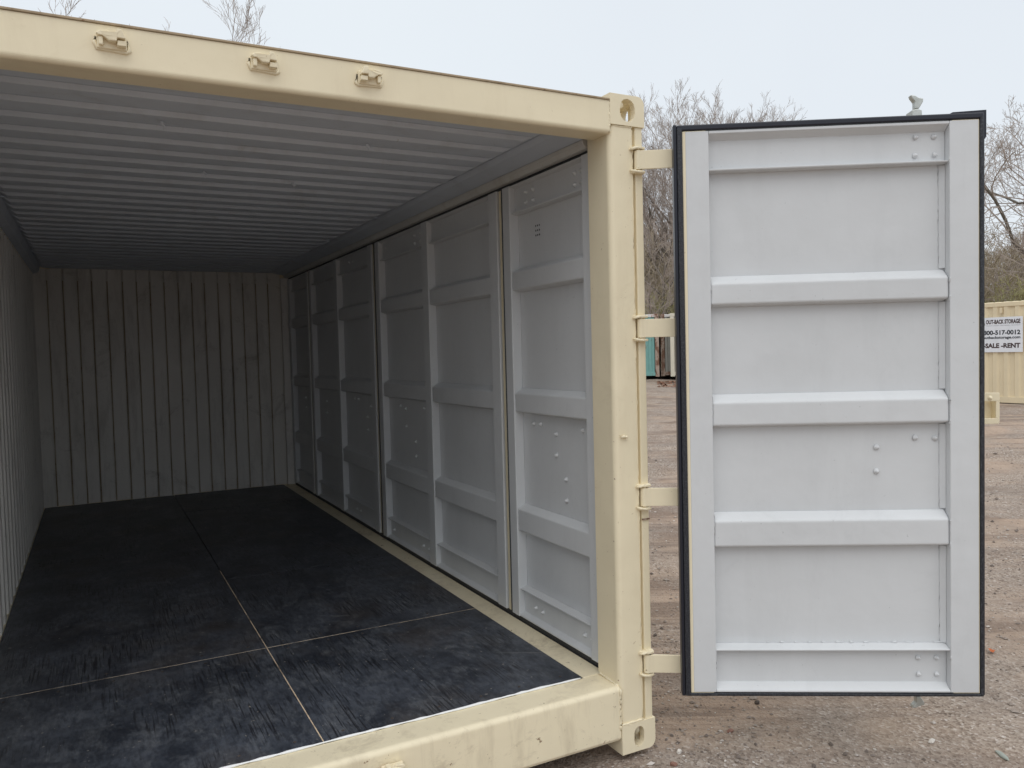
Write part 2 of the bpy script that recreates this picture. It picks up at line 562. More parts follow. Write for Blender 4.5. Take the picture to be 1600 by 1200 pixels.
zb, zt = 0.1185, H - 0.1185
MB().box(-0.206, -0.0025, 5.8605, 5.9015, 0.280, 2.4245).build('rear_post_filler', M['wall_in'], cont, 0.003)  # added filler boxes closing a light leak at the rear right corner
MB().box(-0.164, -0.0025, L - 0.1785, L - 0.156, 0.120, 2.4245).build('rear_post_filler', M['beige'], cont)
MB().box(-2.4335, -2.385, 5.885, 5.9015, 0.280, 2.4245).build('rear_left_filler', M['wall_in'], cont)  # filler added against a light leak at the rear left corner
# right front post: box section, groove and outer bar that carries the hinge pins
prof = arc(-0.143, 0.028, 0.022, 180, 270, 6) + [(-0.058, 0.006), (-0.058, 0.158), (-0.165, 0.158)]
MB().prism(prof, 2, zb, zt).build('corner_post', M['beige'], cont, 0.002)
MB().prism([(-0.0578, 0.052), (-0.012, 0.052), (-0.012, 0.15), (-0.0578, 0.15)], 2, zb, zt).build('post_web', M['beige'], cont)
MB().prism(arc(-0.037, 0.012, 0.005, 180, 270, 3) + arc(-0.012, 0.014, 0.007, 270, 360, 3) + [(-0.005, 0.0518), (-0.042, 0.0518)], 2, zb, zt).build('outer_post_bar', M['beige'], cont)
MB().prism([(-W + 0.005, 0.006), (-W + 0.10, 0.006), (-W + 0.10, 0.05), (-W + 0.05, 0.05), (-W + 0.05, 0.158), (-W + 0.005, 0.158)], 2, zb, zt).build('corner_post', M['beige'], cont, 0.003)
for xo in (-0.165, -W + 0.005):
    MB().box(xo, xo + 0.16, L - (0.155 if xo > -1 else 0.118), L - 0.005, zb, zt).build('corner_post', M['beige'], cont, 0.003)

# weld beads between post, castings and rails
random.seed(4)
def bead(name, a, b_, r=0.0045, step=0.009):
    a, b_ = Vector(a), Vector(b_)
    k = max(2, int((b_ - a).length / step))
    pts, rad = [], []
    for i in range(k + 1):
        pts.append(a.lerp(b_, i / k) + Vector([random.uniform(-1, 1) * 0.0013 for _ in range(3)]))
        rad.append(r * random.uniform(0.6, 1.3))
    return MB().tube(pts, rad, 6).build(name, M['beige'], cont, smooth=True)
bead('weld_bead', (-0.160, 0.004, 0.121), (-0.056, 0.004, 0.121))
bead('weld_bead', (-0.150, 0.006, zt - 0.003), (-0.056, 0.006, zt - 0.003), 0.003)
bead('weld_bead', (-0.1655, 0.004, 0.10), (-0.1655, 0.004, 0.268), 0.005)
bead('weld_bead', (-0.1655, 0.004, 2.44), (-0.1655, 0.002, 2.56), 0.005)
bead('weld_bead', (-0.166, 0.022, 0.277), (-0.166, 0.15, 0.283), 0.005)
bead('weld_bead', (-0.0575, 0.006, 0.13), (-0.0575, 0.006, 2.46), 0.0022, 0.02)
# small spots on the post face
for (x, z, s) in ((-0.130, 1.265, 0.011), (-0.118, 1.263, 0.007)):
    MB().tube([(x - s, -0.001, z), (x, -0.006, z + 0.002), (x + s, -0.001, z - 0.001)], [0.004, 0.007, 0.003], 8).build('weld_spatter', M['beige'], cont, smooth=True)

# header over the opening
hp = [(0.112, 2.560), (0.0, 2.560)] + arc(0.016, 2.452, 0.016, 180, 270, 6) + [(0.112, 2.436)]
MB().prism(hp, 0, -W + 0.164, -0.164).build('door_header', M['beige'], cont)
MB().box(-W + 0.164, -0.164, -0.005, 0.36, 2.561, 2.568).build('header_top_plate', M['beige_edge'], cont, 0.0015)
# sill
sp = [(0.150, 0.2765), (0.150, 0.060)] + [(0.012, 0.060)] + arc(0.014, 0.074, 0.010, 250, 180, 3) + arc(0.024, 0.2565, 0.020, 180, 90, 7)
MB().prism(sp, 0, -W + 0.164, -0.164).build('door_sill', M['beige_dirty'], cont)
pts = [(x, 0.1475 + 0.002 * math.sin(x * 9) + random.uniform(-0.001, 0.001), 0.2815) for x in np.arange(-2.30, -0.24, 0.03)]
MB().tube(pts, [random.uniform(0.0025, 0.0060) for _ in pts], 6).build('sealant_bead', M['sealant'], cont, smooth=True)

# cam keepers (door rod retainers) on header and sill
def keeper(x, z, flip=1):
    k = empty('cam_keeper', (0, 0, 0), 0, cont)
    poly = [(-0.033, 0.010), (-0.040, 0.016), (-0.031, 0.023), (-0.012, 0.026), (0.0, 0.022), (0.013, 0.0215), (0.0135, 0.031), (0.027, 0.030),
            (0.036, 0.009), (0.036, 0.005), (0.0145, 0.006), (0.0125, -0.004), (-0.007, -0.003), (-0.016, 0.005), (-0.024, 0.010)]
    # cast body: arched plate standing off the base
    a = MB()
    vs = [(x + flip * p[0], -0.013, z + p[1]) for p in poly] + [(x + flip * p[0] * 0.97, -0.040 if p[0] > 0.01 else -0.032, z + p[1]) for p in poly]
    n_ = len(poly)
    a.add(vs, [tuple(range(n_)), tuple(range(n_, 2 * n_))[::-1]] + [(q, (q + 1) % n_, n_ + (q + 1) % n_, n_ + q) for q in range(n_)])
    a.build('keeper_body', M['beige'], k, 0.0022, 2)
    c0, c1 = sorted((x - flip * 0.037, x + flip * 0.039))
    MB().box(c0, c1, -0.0128, -0.0005, z - 0.019, z + 0.022).build('keeper_base', M['beige'], k, 0.003, 2)
    c0, c1 = sorted((x + flip * 0.014, x + flip * 0.037))
    MB().box(c0, c1, -0.034, -0.0129, z - 0.014, z + 0.001).build('keeper_prong', M['beige'], k, 0.002, 2)
    c0, c1 = sorted((x - flip * 0.033, x - flip * 0.021))
    MB().box(c0, c1, -0.026, -0.0129, z - 0.014, z + 0.0095).build('keeper_prong', M['beige'], k, 0.003, 2)
    pts = [(x - flip * 0.040, -0.002, z + 0.014), (x - flip * 0.043, -0.002, z), (x - flip * 0.038, -0.002, z - 0.018), (x, -0.002, z - 0.020),
           (x + flip * 0.038, -0.002, z - 0.021), (x + flip * 0.046, -0.002, z - 0.016), (x + flip * 0.040, -0.002, z + 0.012)]
    MB().tube(pts, [0.003, 0.006, 0.005, 0.004, 0.006, 0.006, 0.003], 6).build('keeper_weld', M['beige'], k, smooth=True)
for x, f in ((-1.869, 1), (-1.452, 1), (-1.115, -1)):
    keeper(x, 2.510, f)
for x, f in ((-1.869, 1), (-1.452, 1), (-1.113, -1)):
    keeper(x, 0.205, f)

# roof: five pressed sheets and flat side plates
yb = 5.90
y = 0.1125
sheets = []
for i in range(5):
    y1 = y + (yb + 0.001 - y) / (5 - i)
    mb = MB().box(-2.40, -0.1722, y + (0.0 if i == 0 else 0.003), y1 - 0.003, 2.492, 2.497)
    k = int(round((y1 - y) / 0.207))
    for j in range(k):
        c0 = y + (y1 - y) * (j + 0.5) / k
        xa, xb = -2.34, -0.305 + random.uniform(-0.006, 0.006)
        hw, ht, dz = 0.058, 0.049, 0.019
        base = [(xa, c0 - hw, 2.4918), (xb, c0 - hw, 2.4918), (xb, c0 + hw, 2.4918), (xa, c0 + hw, 2.4918)]
        top = [(xa + 0.03, c0 - ht, 2.4918 - dz), (xb - 0.045, c0 - ht, 2.4918 - dz), (xb - 0.045, c0 + ht, 2.4918 - dz), (xa + 0.03, c0 + ht, 2.4918 - dz)]
        mb.frustum(base, top)
    o = mb.build('roof_sheet', M['grey_in'], cont, 0.004)
    if i:
        pts = [(x, y, 2.491 + random.uniform(-0.001, 0.001)) for x in np.arange(-2.38, -0.2, 0.05)]
        MB().tube(pts, 0.004, 5).build('roof_weld', M['grey_in'], cont)
    y = y1
MB().prism([(-0.30, 2.4905), (-0.27, 2.474), (-0.1722, 2.4545), (-0.1722, 2.4905)], 1, 0.113, yb).build('roof_side_plate', M['grey_in'], cont, 0.003)
MB().prism([(-2.405, 2.4905), (-2.405, 2.42), (-2.36, 2.44), (-2.345, 2.4905)], 1, 0.113, yb).build('roof_side_plate', M['grey_in'], cont, 0.003)
MB().prism([(5.84, 2.4905), (5.87, 2.480), (5.90, 2.478), (5.90, 2.4905)], 0, -2.34, -0.20).build('roof_end_plate', M['grey_in'], cont, 0.003)
# tie-down nubs under the roof
for (x, yy) in ((-1.70, 0.60), (-1.47, 1.36), (-0.93, 0.62), (-1.05, 1.45)):
    MB().tube([(x, yy, 2.468), (x + 0.012, yy - 0.004, 2.452), (x + 0.006, yy, 2.44)], [0.007, 0.006, 0.003], 6).build('roof_nub', M['grey_in'], cont)

# long rails
MB().prism([(-0.176, 2.4535), (-0.172, 2.440), (-0.158, 2.422), (-0.002, 2.422), (-0.002, 2.568), (-0.1715, 2.568), (-0.1715, 2.4535)], 1, 0.1785, L - 0.1785).build('top_side_rail', M['overspray'], cont, 0.003)
MB().box(-W + 0.002, -W + 0.03, 0.1785, L - 0.1785, 2.42, 2.568).build('top_side_rail', M['beige'], cont)
MB().prism([(-0.243, 0.2785), (-0.243, 0.12), (-0.002, 0.12), (-0.002, 0.262), (-0.13, 0.262), (-0.135, 0.2785)], 1, 0.1515, L - 0.1785).build('bottom_side_rail', M['beige_dirty'], cont, 0.003)
MB().box(-W + 0.002, -2.405, 0.1785, L - 0.1785, 0.06, 0.279).build('bottom_side_rail', M['beige'], cont)
MB().box(-W + 0.164, -0.164, L - 0.12, L - 0.005, 0.06, 0.279).build('end_sill', M['beige'], cont)
MB().box(-W + 0.164, -0.164, 5.936, L - 0.005, 2.43, 2.568).build('end_header', M['beige'], cont)
MB().box(-2.42, -0.02, 5.9006, 5.9355, 2.479, 2.568).build('end_header', M['wall_in'], cont)  # extra box added to stop light leaking over the end wall
MB().box(-2.43, -0.02, 5.9362, 5.9392, 0.2795, 2.4295).build('end_wall_leak_seal', M['beige'], cont)  # unseen sheet added behind the end wall to block light leaks
MB().prism([(-0.0578, 0.022), (-0.0422, 0.022), (-0.0422, 0.0515), (-0.0578, 0.0515)], 2, zb, zt).build('post_groove', M['beige'], cont)
for k in range(8):
    MB().box(-2.40, -0.25, 0.45 + k * 0.68, 0.50 + k * 0.68, 0.13, 0.248).build('floor_bearer', M['beige_edge'], cont)

# plywood floor boards, with their bare wood joints
def board(x0, x1, y0, y1, dz=0.0):
    o = MB().box(x0 + 0.0025, x1 - 0.0025, y0 + 0.0025, y1 - 0.0025, 0.250, ZF + dz).build('floor_board', M['ply'], cont, 0.0012)
    # screws along the short edges
    mb = MB()
    for yy in (y0 + 0.05, y1 - 0.05):
        for q in range(6):
            xx = x0 + 0.08 + (x1 - x0 - 0.16) * q / 5 + random.uniform(-0.015, 0.015)
            a = [(xx + 0.006 * math.cos(t), yy + 0.006 * math.sin(t)) for t in [R(60 * k) for k in range(6)]]
            mb.prism(a, 2, ZF + dz - 0.001, ZF + dz + 0.0012)
    mb.build('floor_screws', M['dark_stone'], o)['kind'] = 'stuff'
for x0, x1, y0, y1, dz in ((-1.302, -0.245, 0.155, 1.178, 0), (-2.404, -1.302, 0.155, 1.178, 0.0005), (-1.302, -0.245, 1.178, 2.47, 0.001), (-1.302, -0.245, 2.47, 4.9, 0),
                           (-1.302, -0.245, 4.9, 5.895, 0.001), (-2.404, -1.302, 1.178, 3.52, 0.001), (-2.404, -1.302, 3.52, 5.895, 0)):
    board(x0, x1, y0, y1, dz)
for a in ((-1.3040, -1.3000, 0.157, 2.7), (-2.40, -0.25, 1.1755, 1.1805)):
    MB().box(a[0], a[1], a[2], a[3], 0.255, 0.2795).build('joint_strip', M['wood'], cont)
MB().box(-2.40, -0.25, 0.16, 5.89, 0.2485, 0.2499).build('subfloor', M['ply'], cont)

# corrugated left side wall
lw = []
yy = 0.16
while yy < 5.88:
    lw += [(-2.406, yy), (-2.406, yy + 0.070), (-2.422, yy + 0.095), (-2.422, yy + 0.165)]
    yy += 0.19
    lw += [(-2.406, yy)]
MB().sheet([p for i, p in enumerate(lw) if i == 0 or p != lw[i - 1]], 2, 0.279, 2.425, (-0.002, 0)).build('side_wall', M['wall_in'], cont)
# end wall: vertical strips, alternately proud and recessed
gr_x = [-2.404, -2.298, -2.171, -2.051, -1.936, -1.807, -1.677, -1.556, -1.438, -1.313, -1.186, -1.063, -0.945, -0.818, -0.702, -0.578, -0.453, -0.332, -0.19]
ln = []
for i in range(len(gr_x) - 1):
    d = 5.902 if i % 2 == 0 else 5.932
    ln += [(gr_x[i] + 0.010, d), (gr_x[i + 1] - 0.010, d)]
MB().sheet(ln, 2, 0.279, 2.4975, (0, 0.002)).build('end_wall', M['wall_in'], cont)
for i in range(len(gr_x) - 1):
    x = gr_x[i + 1]
    if i < len(gr_x) - 2:
        pts = [(x + random.uniform(-0.001, 0.001), 5.9015, z) for z in np.arange(0.285, 2.44, 0.08)]
        MB().tube(pts, [random.uniform(0.003, 0.005) for _ in pts], 4).build('wall_step_line', M['beige_edge'], cont)  # dark bead standing in for the shade of each corrugation step
for i in (6, 13):
    a, b_ = gr_x[i] + 0.012, gr_x[i + 1] - 0.012
    for z0, z1 in ((0.72, 1.15), (1.16, 1.60), (1.61, 2.03)):
        MB().box(a, b_, 5.899, 5.9005, z0 + 0.006, z1 - 0.006).build('wall_infill_plate', M['wall_in'], cont, 0.001)

# bolts as painted domes
def dome_mesh(name, r=0.0095, tip=0.012):
    mb = MB()
    rings = [(r * 1.25, 0), (r * 1.2, 0.002), (r * 0.95, 0.0035), (r * 0.8, 0.0075), (r * 0.42, tip), (0.0006, tip + 0.002)]
    n = 12
    vs, fs = [], []
    for rr, h in rings:
        vs += [(rr * math.cos(2 * math.pi * k / n), rr * math.sin(2 * math.pi * k / n), h) for k in range(n)]
    for i in range(len(rings) - 1):
        for k in range(n):
            fs.append((i * n + k, i * n + (k + 1) % n, (i + 1) * n + (k + 1) % n, (i + 1) * n + k))
    fs.append(tuple(range(n))[::-1])
    fs.append(tuple(range((len(rings) - 1) * n, len(rings) * n)))
    mb.add(vs, fs)
    me = mb.mesh(name)
    me.materials.append(M['grey'])
    me.polygons.foreach_set('use_smooth', [True] * len(me.polygons))
    return me
dome = dome_mesh('bolt')
def bolt(parent, loc, rot, s=1.0):
    o = bpy.data.objects.new('bolt', dome)
    o.location = loc
    o.rotation_euler = rot
    o.scale = (s, s, s)
    return link(o, parent)

# ---- side doors (interior faces), local = world; face plane X = XS, recess towards +X
XS = -0.142
ZD0, ZD1 = 0.303, 2.408
RIBS = ((1.895, 2.005), (1.305, 1.42), (0.72, 0.85))
def side_door(y0, y1, stiles, bolts, vents=()):
    rec = 0.050
    d = MB().box(XS + rec, XS + rec + 0.003, y0 + 0.004, y1 - 0.004, ZD0, ZD1).build('side_door', M['grey'], cont)
    bays = []
    prev = None
    for (a, b_) in stiles:
        MB().prism([(XS + rec - 0.0005, a + 0.0), (XS + 0.003, a + 0.0), (XS, a + 0.003), (XS, b_ - 0.003), (XS + 0.003, b_), (XS + rec - 0.0005, b_)], 2, ZD0, ZD1).build('stile', M['grey'], d, 0.0015)
        if prev is not None:
            bays.append((prev, a))
        prev = b_
    for (a, b_) in bays:
        a += 0.0008
        b_ -= 0.0008
        # channel rails: lip, web, lip
        MB().prism([(XS + rec - 0.001, 2.268), (XS + 0.012, 2.272), (XS + 0.010, 2.279), (XS + rec - 0.018, 2.285), (XS + rec - 0.018, 2.395), (XS + 0.004, 2.401), (XS + 0.004, ZD1 - 0.001), (XS + rec - 0.001, ZD1 - 0.001)], 1, a, b_).build('top_rail', M['grey'], d, 0.0015)
        MB().prism([(XS + rec - 0.001, 0.452), (XS + 0.010, 0.444), (XS + 0.008, 0.438), (XS + rec - 0.018, 0.430), (XS + rec - 0.018, 0.325), (XS + 0.004, 0.312), (XS + 0.004, ZD0 + 0.001), (XS + rec - 0.001, ZD0 + 0.001)], 1, a, b_).build('bottom_rail', M['grey'], d, 0.0015)
        for z0, z1 in RIBS:
            MB().frustum([(XS + rec - 0.001, a, z0), (XS + rec - 0.001, b_, z0), (XS + rec - 0.001, b_, z1 + 0.012), (XS + rec - 0.001, a, z1 + 0.012)],
                         [(XS + 0.006, a, z0 + 0.012), (XS + 0.006, b_, z0 + 0.012), (XS + 0.006, b_, z1 - 0.014), (XS + 0.006, a, z1 - 0.014)]).build('rib', M['grey'], d, 0.006, 3)
    for (yy, zz) in bolts:
        dx = XS + rec - 0.0012 if 0.46 < zz < 2.26 else XS + rec - 0.0185
        bolt(d, (dx, yy, zz), (0, R(-90), 0), 1.0)
    for (yy, zz) in vents:
        mb = MB()
        for i in range(3):
            for j in range(3):
                cy, cz = yy + (i - 1) * 0.017, zz + (j - 1) * 0.022
                mb.prism([(cy + 0.0035 * math.cos(R(45 * k)), cz + 0.0045 * math.sin(R(45 * k))) for k in range(8)], 0, XS + rec - 0.0015, XS + rec + 0.0005)
        mb.build('vent', M['rubber_smooth'], d)
    return d
def quad(yc, zc, dy, dz):
    return [(yc - dy, zc - dz), (yc + dy, zc - dz), (yc - dy, zc + dz), (yc + dy, zc + dz)]
side_door(0.16, 0.967, ((0.166, 0.245), (0.885, 0.960)),
          [(0.57, 1.228), (0.57, 1.131), (0.49, 1.030), (0.49, 0.934), (0.345, 1.262), (0.29, 1.262), (0.775, 1.262), (0.71, 1.264),
           (0.765, 0.373), (0.70, 0.370), (0.335, 0.372), (0.275, 0.371), (0.77, 2.36), (0.70, 2.36), (0.77, 2.31), (0.70, 2.31), (0.34, 2.36), (0.29, 2.36), (0.34, 2.31), (0.29, 2.31)], [(0.70, 2.172)])
side_door(0.985, 2.975, ((1.022, 1.118), (1.962, 2.060), (2.885, 2.965)),
          [(2.54, 1.239), (2.54, 1.122), (2.37, 1.03), (2.37, 0.936), (2.64, 1.256), (2.20, 1.262), (2.12, 1.262), (2.24, 0.37), (2.14, 0.37), (2.24, 2.36), (2.14, 2.36), (2.24, 2.31), (2.14, 2.31), (2.8, 0.37), (2.8, 2.35)])
side_door(2.995, 4.955, ((3.045, 3.140), (3.985, 4.080), (4.875, 4.945)),
          [(3.72, 1.26), (3.62, 1.26), (3.40, 1.13), (3.40, 1.03), (3.3, 1.22), (3.7, 0.37), (3.6, 0.37), (3.7, 2.35), (3.6, 2.35), (4.6, 1.2), (4.6, 1.1)])
side_door(4.975, 5.86, ((5.0, 5.06), (5.76, 5.85)), [(5.4, 1.2), (5.4, 1.1)])
for ys, w in ((0.992, 0.016), (3.012, 0.014), (4.968, 0.010)):
    MB().box(XS + 0.003, XS + 0.045, ys - w, ys + w * 0.6, ZD0 + 0.004, ZD1 - 0.004).build('seam_cover', M['beige'], cont, 0.003)
    MB().tube([(XS + 0.004, ys - w - 0.008, ZD0 + 0.004), (XS + 0.004, ys - w - 0.008, ZD1 - 0.004)], 0.0045, 6).build('seam_gasket', M['rubber'], cont)
MB().box(XS + 0.012, XS + 0.02, 0.17, 5.86, 2.4085, 2.4217).build('door_top_gasket', M['rubber'], cont)
MB().box(XS + 0.012, XS + 0.02, 0.17, 5.86, 0.2625, 0.3025).build('door_bottom_gasket', M['rubber'], cont)
# outside skins of the side doors
for (a, b_) in ((0.18, 0.967), (0.985, 2.975), (2.995, 4.955), (4.975, 5.87)):
    MB().box(-0.082, -0.045, a, b_, ZD0, ZD1).build('side_door_skin', M['beige'], cont, 0.003)

# ------------------------------------------------------------------ open end door
TH = R(31.37)
UW = 1.196
Z0, Z1 = 0.196, 2.485
DS = 0.9657
door = empty('end_door', (0.0374, -0.1271, 0.0553), -TH, cont)
door.scale = (DS, DS, DS)
door['label'] = 'open end door with pale grey inner face and black rubber gasket'
# local x along the width, local y = 0 inner face, +y = outside
g0 = 0.036
P0, P1 = g0, 1.168
S0 = (P0 + 0.011, 0.138)
S1 = (1.056, P1 - 0.003)
ZB, ZT = 0.2105, 2.4575
REC = 0.050
MB().box(S0[1] - 0.02, S1[0] + 0.02, REC, REC + 0.003, ZB + 0.002, ZT - 0.002).build('door_panel', M['grey'], door)
for (a, b_) in (S0, S1):
    MB().box(a, b_, 0.0, REC - 0.0005, ZB, ZT).build('stile', M['grey'], door, 0.003)
    MB().box(a - 0.0115 if a < 0.5 else a + 0.01, b_ - 0.01 if a < 0.5 else b_ + 0.0025, 0.0015, REC + 0.012, ZB - 0.0025, ZT + 0.002).build('stile_back', M['beige'], door, 0.002)
a, b_ = S0[1] + 0.0008, S1[0] - 0.0008
MB().prism([(REC - 0.001, 2.298), (0.008, 2.302), (0.006, 2.308), (REC - 0.012, 2.314), (REC - 0.012, 2.425), (0.0008, 2.447), (0.0008, ZT - 0.0005), (REC - 0.001, ZT - 0.0005)], 0, a, b_).build('top_rail', M['grey'], door, 0.0015)
MB().prism([(REC - 0.001, 0.397), (0.004, 0.384), (0.004, 0.379), (REC - 0.012, 0.374), (REC - 0.012, 0.240), (0.0008, 0.218), (0.0008, ZB + 0.0005), (REC - 0.001, ZB + 0.0005)], 0, a, b_).build('bottom_rail', M['grey'], door, 0.0015)
for z0, z1 in ((1.765, 1.888), (1.281, 1.414), (0.793, 0.936)):
    MB().frustum([(a, REC - 0.0008, z0), (b_, REC - 0.0008, z0), (b_, REC - 0.0008, z1 + 0.004), (a, REC - 0.0008, z1 + 0.004)],
                 [(a, 0.006, z0 + 0.010), (b_, 0.006, z0 + 0.010), (b_, 0.006, z1 - 0.030), (a, 0.006, z1 - 0.030)]).build('rib', M['grey'], door, 0.008, 3)
# narrow fillet where the panel turns to the right-hand stile, with weld bead
for z0, z1 in ((0.398, 0.792), (0.942, 1.280), (1.42, 1.764), (1.895, 2.297)):
    MB().prism([(b_ - 0.020, REC - 0.0006), (b_, REC - 0.014), (b_, REC - 0.0006)], 2, z0, z1).build('fillet', M['grey'], door, 0.001)
def dbead(p, q, r=0.003):
    p, q = Vector(p), Vector(q)
    k = max(3, int((q - p).length / 0.012))
    pts = [p.lerp(q, i / k) + Vector([random.uniform(-1, 1) * 0.0012 for _ in range(3)]) for i in range(k + 1)]
    MB().tube(pts, [r * random.choice((0.5, 0.6, 0.8, 1.0, 1.7 if random.random() < 0.15 else 0.9)) for _ in pts], 5).build('weld_bead', M['grey'], door, smooth=True)
for z0, z1 in ((0.398, 0.792), (0.942, 1.280), (1.42, 1.764), (1.895, 2.297)):
    dbead((b_ - 0.021, REC - 0.001, z0), (b_ - 0.021, REC - 0.001, z1), 0.0013)
    dbead((b_, 0.008, z1 - 0.0), (b_ + 0.002, 0.0, z1 + 0.02), 0.004)
    dbead((b_, 0.0035, z0 - 0.055), (b_ + 0.001, 0.0, z0 - 0.04), 0.0035)
    dbead((a, 0.004, z0 - 0.09), (a, 0.004, z0 - 0.01), 0.002)
for u_ in np.arange(0.35, 1.04, 0.055):
    if random.random() < 0.75:
        dbead((u_, REC - 0.002, 0.3985), (u_ + random.uniform(0.01, 0.035), REC - 0.002, 0.3985), 0.004)
BD = [(0.941, 2.407, 1), (1.013, 2.406, 1), (0.941, 2.336, 1), (1.013, 2.336, 1), (0.941, 1.226, 0), (1.019, 1.223, 0), (0.791, 1.190, 0), (0.791, 1.093, 0),
      (0.945, 0.339, 1), (1.017, 0.339, 1), (0.945, 0.272, 1), (1.017, 0.272, 1)]
for (u, z, k) in BD:
    bolt(door, (u, REC - 0.0125 if k else REC - 0.0003, z), (R(90), 0, random.uniform(0, 1)), 0.95 if k else 1.05)
# gasket: textured inner lip and smooth outer fin, mitred sides
def ring(name, o0, o1, zb0, zt0, y0, y1, w, wz, mat, bev=0.002):
    g = bpy.data.objects
    mb = MB()
    mb.box(o0, o0 + w, y0, y1, zb0, zt0)
    mb.box(o1 - w * 0.9, o1, y0, y1, zb0, zt0)
    mb.box(o0 + w, o1 - w * 0.9, y0, y1, zt0 - wz, zt0)
    mb.box(o0 + w, o1 - w * 0.9, y0, y1, zb0, zb0 + wz * 0.6)
    return mb.build(name, mat, door, bev)
MB().box(0.014, P0 - 0.001, -0.006, 0.03, 0.200, 2.470).build('door_gasket', M['rubber'], door, 0.004, 3)
MB().box(0.0, 0.0135, -0.001, 0.045, Z0, 2.486).build('gasket_fin', M['rubber_smooth'], door, 0.003)
MB().box(P1 + 0.0005, P1 + 0.014, -0.004, 0.03, 0.200, 2.470).build('door_gasket', M['rubber'], door, 0.004, 3)
MB().box(P1 + 0.0145, P1 + 0.024, 0.010, 0.050, Z0, 2.486).build('gasket_fin', M['rubber_smooth'], door, 0.003)
MB().box(0.0142, P1 + 0.0142, -0.004, 0.028, ZT + 0.0035, 2.4835).build('door_gasket', M['rubber_smooth'], door, 0.005, 3)
MB().box(0.0142, P1 + 0.014, -0.003, 0.03, Z0 + 0.0, ZB - 0.0032).build('door_gasket', M['rubber'], door, 0.003, 3)
MB().prism([(1.055, 2.4838), (1.085, 2.499), (1.212, 2.503), (1.212, 2.400), (1.198, 2.378), (1.193, 2.378), (1.193, 2.4838)], 1, 0.036, 0.042).build('gasket_flap', M['rubber_smooth'], door, 0.001)
# outer steel skin, pressed
ox = [(P0, 0.050), (0.14, 0.050), (0.165, 0.098), (0.40, 0.098), (0.425, 0.064), (0.60, 0.064), (0.625, 0.098), (0.83, 0.098), (0.855, 0.064), (P1, 0.064)]
MB().sheet(ox, 2, ZB, ZT, (0, 0.003)).build('outer_skin', M['beige'], door)
# locking rod behind the door with its cams and brackets
for u in (0.955, 0.62):
    rod = MB().tube([(u, 0.128, 0.18), (u, 0.128, 2.50)], 0.017, 12).build('locking_rod', M['galv'], door, smooth=True)
    for z in (0.32, 0.95, 1.28, 1.75, 2.33):
        MB().box(u - 0.05, u + 0.05, 0.1105, 0.1105 + 0.038, z - 0.02, z + 0.02).build('rod_bracket', M['galv'], rod, 0.003)
def cam(u, z, s):
    c_ = empty('locking_cam', (u, 0.085, z), 0, door)
    # stem, waisted body, hook and horn
    MB().prism([(-0.016, -0.02 * s), (0.022, -0.02 * s), (0.020, 0.006 * s), (0.004, 0.012 * s), (-0.018, 0.008 * s)], 1, -0.01, 0.05).build('cam_foot', M['galv'], c_, 0.003)
    MB().prism([(-0.006, 0.0122 * s), (0.010, 0.0122 * s), (0.026, 0.036 * s), (0.027, 0.046 * s), (0.008, 0.050 * s), (-0.006, 0.058 * s), (-0.022, 0.060 * s), (-0.018, 0.050 * s), (-0.006, 0.036 * s)], 1, -0.008, 0.02).build('cam_hook', M['galv'], c_, 0.003)
cam(0.966, 2.516, 1.15)
cam(0.962, 0.172, -1.0)
cam(0.62, 2.42, 1)
# handle catch plate poking out past the free edge
hp_ = empty('handle_catch', (0, 0, 0), 0, door)
# plate with a rectangular finger recess: four bars round it, a back and a flange
MB().prism([(1.13, 1.3602), (1.302, 1.3602), (1.302, 1.394), (1.13, 1.397)], 1, 0.112, 0.120).build('catch_plate', M['beige'], hp_, 0.002)
MB().prism([(1.13, 1.266), (1.298, 1.268), (1.302, 1.275), (1.302, 1.2918), (1.13, 1.2918)], 1, 0.112, 0.120).build('catch_plate', M['beige'], hp_, 0.002)
MB().box(1.287, 1.302, 0.112, 0.120, 1.292, 1.360).build('catch_plate', M['beige'], hp_, 0.001)
MB().box(1.13, 1.300, 0.150, 0.155, 1.280, 1.372).build('catch_back', M['beige_dirty'], hp_, 0.001)  # scuffed paint darkens the recess faces, standing in for shade inside it
MB().box(1.13, 1.29, 0.1205, 0.1495, 1.281, 1.289).build('catch_floor', M['beige_dirty'], hp_, 0.001)
MB().box(1.288, 1.296, 0.1205, 0.1495, 1.290, 1.372).build('catch_side', M['beige_dirty'], hp_, 0.001)
MB().box(1.10, 1.135, 0.068, 0.1495, 1.29, 1.38).build('catch_arm', M['beige'], hp_, 0.002)
o = bpy.data.objects.new('catch_bolt', dome)
o.location = (1.264, 0.1118, 1.3735)
o.rotation_euler = (R(90), 0, 0)
o.scale = (0.85, 0.85, 0.6)
link(o, hp_)
o.material_slots[0].link = 'OBJECT'
o.material_slots[0].material = M['beige']

